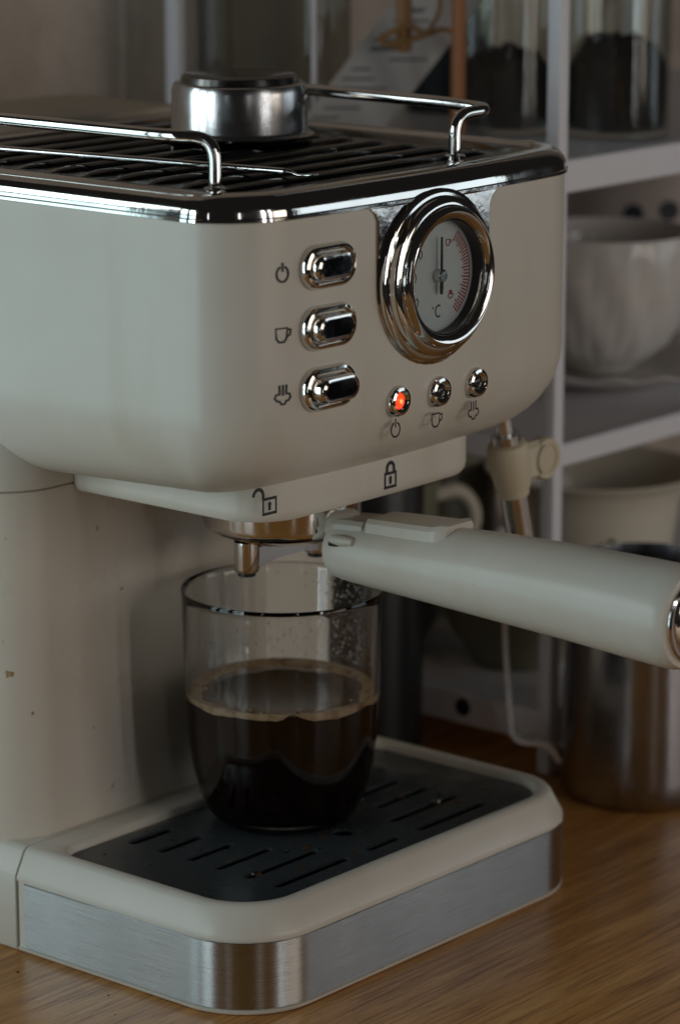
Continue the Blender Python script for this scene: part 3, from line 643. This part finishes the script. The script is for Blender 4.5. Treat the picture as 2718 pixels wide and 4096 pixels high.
# plinth that lifts the mug
ob = obj('side_bowl', *lathe([(.016, 0), (.018, .001), (.026, .016), (.029, .0298), (.028, .0302), (.020, .008), (.001, .006)], (mc[0], mc[1], .0280), 40), OLIVE); tag(ob, 'small olive bowl turned up under the cream handled mug', 'bowl')

ob = obj('shallow_bowl', *lathe([(.020, 0), (.021, .001), (.024, .006), (.0330, .018), (.0375, .034), (.0380, .040), (.0372, .0404), (.0360, .034), (.030, .016), (.018, .006), (.001, .005)], (.3580, .1540, .0282), 56), OLIVE); tag(ob, 'shallow dark olive bowl at the front of the low rack shelf', 'bowl')
ob = obj('olive_pot', *lathe([(.024, 0), (.026, .001), (.031, .010), (.0335, .040), (.0330, .080), (.0318, .0940), (.0330, .0975), (.0322, .0990), (.0306, .094), (.031, .04), (.028, .008), (.001, .005)], (.4060, .2460, .0280), 48), OLIVE); tag(ob, 'tall dark olive ceramic pot at the back of the low rack shelf', 'pot')
# black tumbler between machine and rack
BT = thing('black_tumbler', 'matte black cylinder tumbler standing behind the drip tray', 'tumbler')
bc2 = (.2660, .1660, .0004)
obj('tumbler_body', *lathe([(.0200, 0), (.0215, .001), (.0222, .006), (.0226, .130), (.0222, .132)], bc2, 48), BLACK, BT)
obj('tumbler_lid', *lathe([(.0228, .1325), (.0234, .1335), (.0234, .142), (.021, .145)], bc2, 48), BLACK, BT)

# milk pitcher
MP = thing('milk_pitcher', 'stainless steel milk pitcher with strap handle on the wooden table', 'pitcher')
pc = (.3080, .0500, .0006)
obj('pitcher_body', *lathe([(.030, 0), (.0335, .0010), (.0350, .004), (.0350, .012), (.0345, .030), (.0330, .070), (.0318, .095), (.0322, .1015), (.0316, .1020), (.0310, .095), (.0335, .030), (.034, .006), (.001, .003)], pc, 64), PITCH, MP)
out = Vector((-.60, .80, 0)).normalized(); pb_ = Vector(pc); side = Vector((out.y, -out.x, 0))
hp = smooth_path([pb_ + out*.031 + Vector((0, 0, .093)), pb_ + out*.060 + Vector((0, 0, .092)), pb_ + out*.0590 + Vector((0, 0, .060)), pb_ + out*.0555 + Vector((0, 0, .0215)), pb_ + out*.0400 + Vector((0, 0, .0205)), pb_ + out*.0350 + Vector((0, 0, .0125))], .006)
lo = []
for i, p in enumerate(hp):
    tt = (hp[min(i+1, len(hp)-1)] - hp[max(i-1, 0)]).normalized(); nn = tt.cross(side).normalized()
    lo.append([p + side*a*.0050 + nn*b*.0011 for a, b in ((-1, -1), (1, -1), (1, 1), (-1, 1))])
obj('strap_handle', *loft(lo, True, True), WANDM, MP)

# ------------------------------------------------------------------ coffee crumbs on the table and the grate
cr = MB()
for k in range(70):
    x, y = random.uniform(-.16, .02), random.uniform(-.02, .16)
    if x > -.006: continue
    r_ = .00025 + .0007*random.random()**3
    cr.add([Vector((x, y, .0003)) + Vector((v.x*r_*random.uniform(.8, 1.3), v.y*r_, max(v.z, -.4)*r_*.7)) for v in iv], iff)
cro = cr.build('coffee_crumbs', GROUNDS, None, 0); cro['kind'] = 'stuff'; tag(cro, 'scattered dark coffee crumbs on the wooden table', 'crumbs')
dr = MB()
for k in range(60):
    x, y = random.uniform(.02, .185), random.uniform(.016, .10)
    if (x - G0[0])**2 + (y - G0[1])**2 < .027**2: continue
    r_ = .0005 + .0022*random.random()**2.5
    dr.add([Vector((x, y, gz)) + Vector((v.x*r_, v.y*r_, max(v.z, -.05)*r_*.35)) for v in iv], iff)
dro = dr.build('water_drops', WATER, M, 60); dro['kind'] = 'stuff'

ds = MB()
for k in range(34):
    x, y = random.uniform(.03, .18), random.uniform(.016, .10)
    if (x - G0[0])**2 + (y - G0[1])**2 < .028**2: continue
    r_ = .0006 + .0018*random.random()**2; e_ = random.uniform(.6, 1.6)
    ds.add([Vector((x, y, gz + .00002)) + Vector((v.x*r_*e_, v.y*r_, max(v.z, -.05)*r_*.18)) for v in iv], iff)
dso = ds.build('coffee_drips', plain('coffee_residue', (.10, .045, .016), .12), M, 60); dso['kind'] = 'stuff'
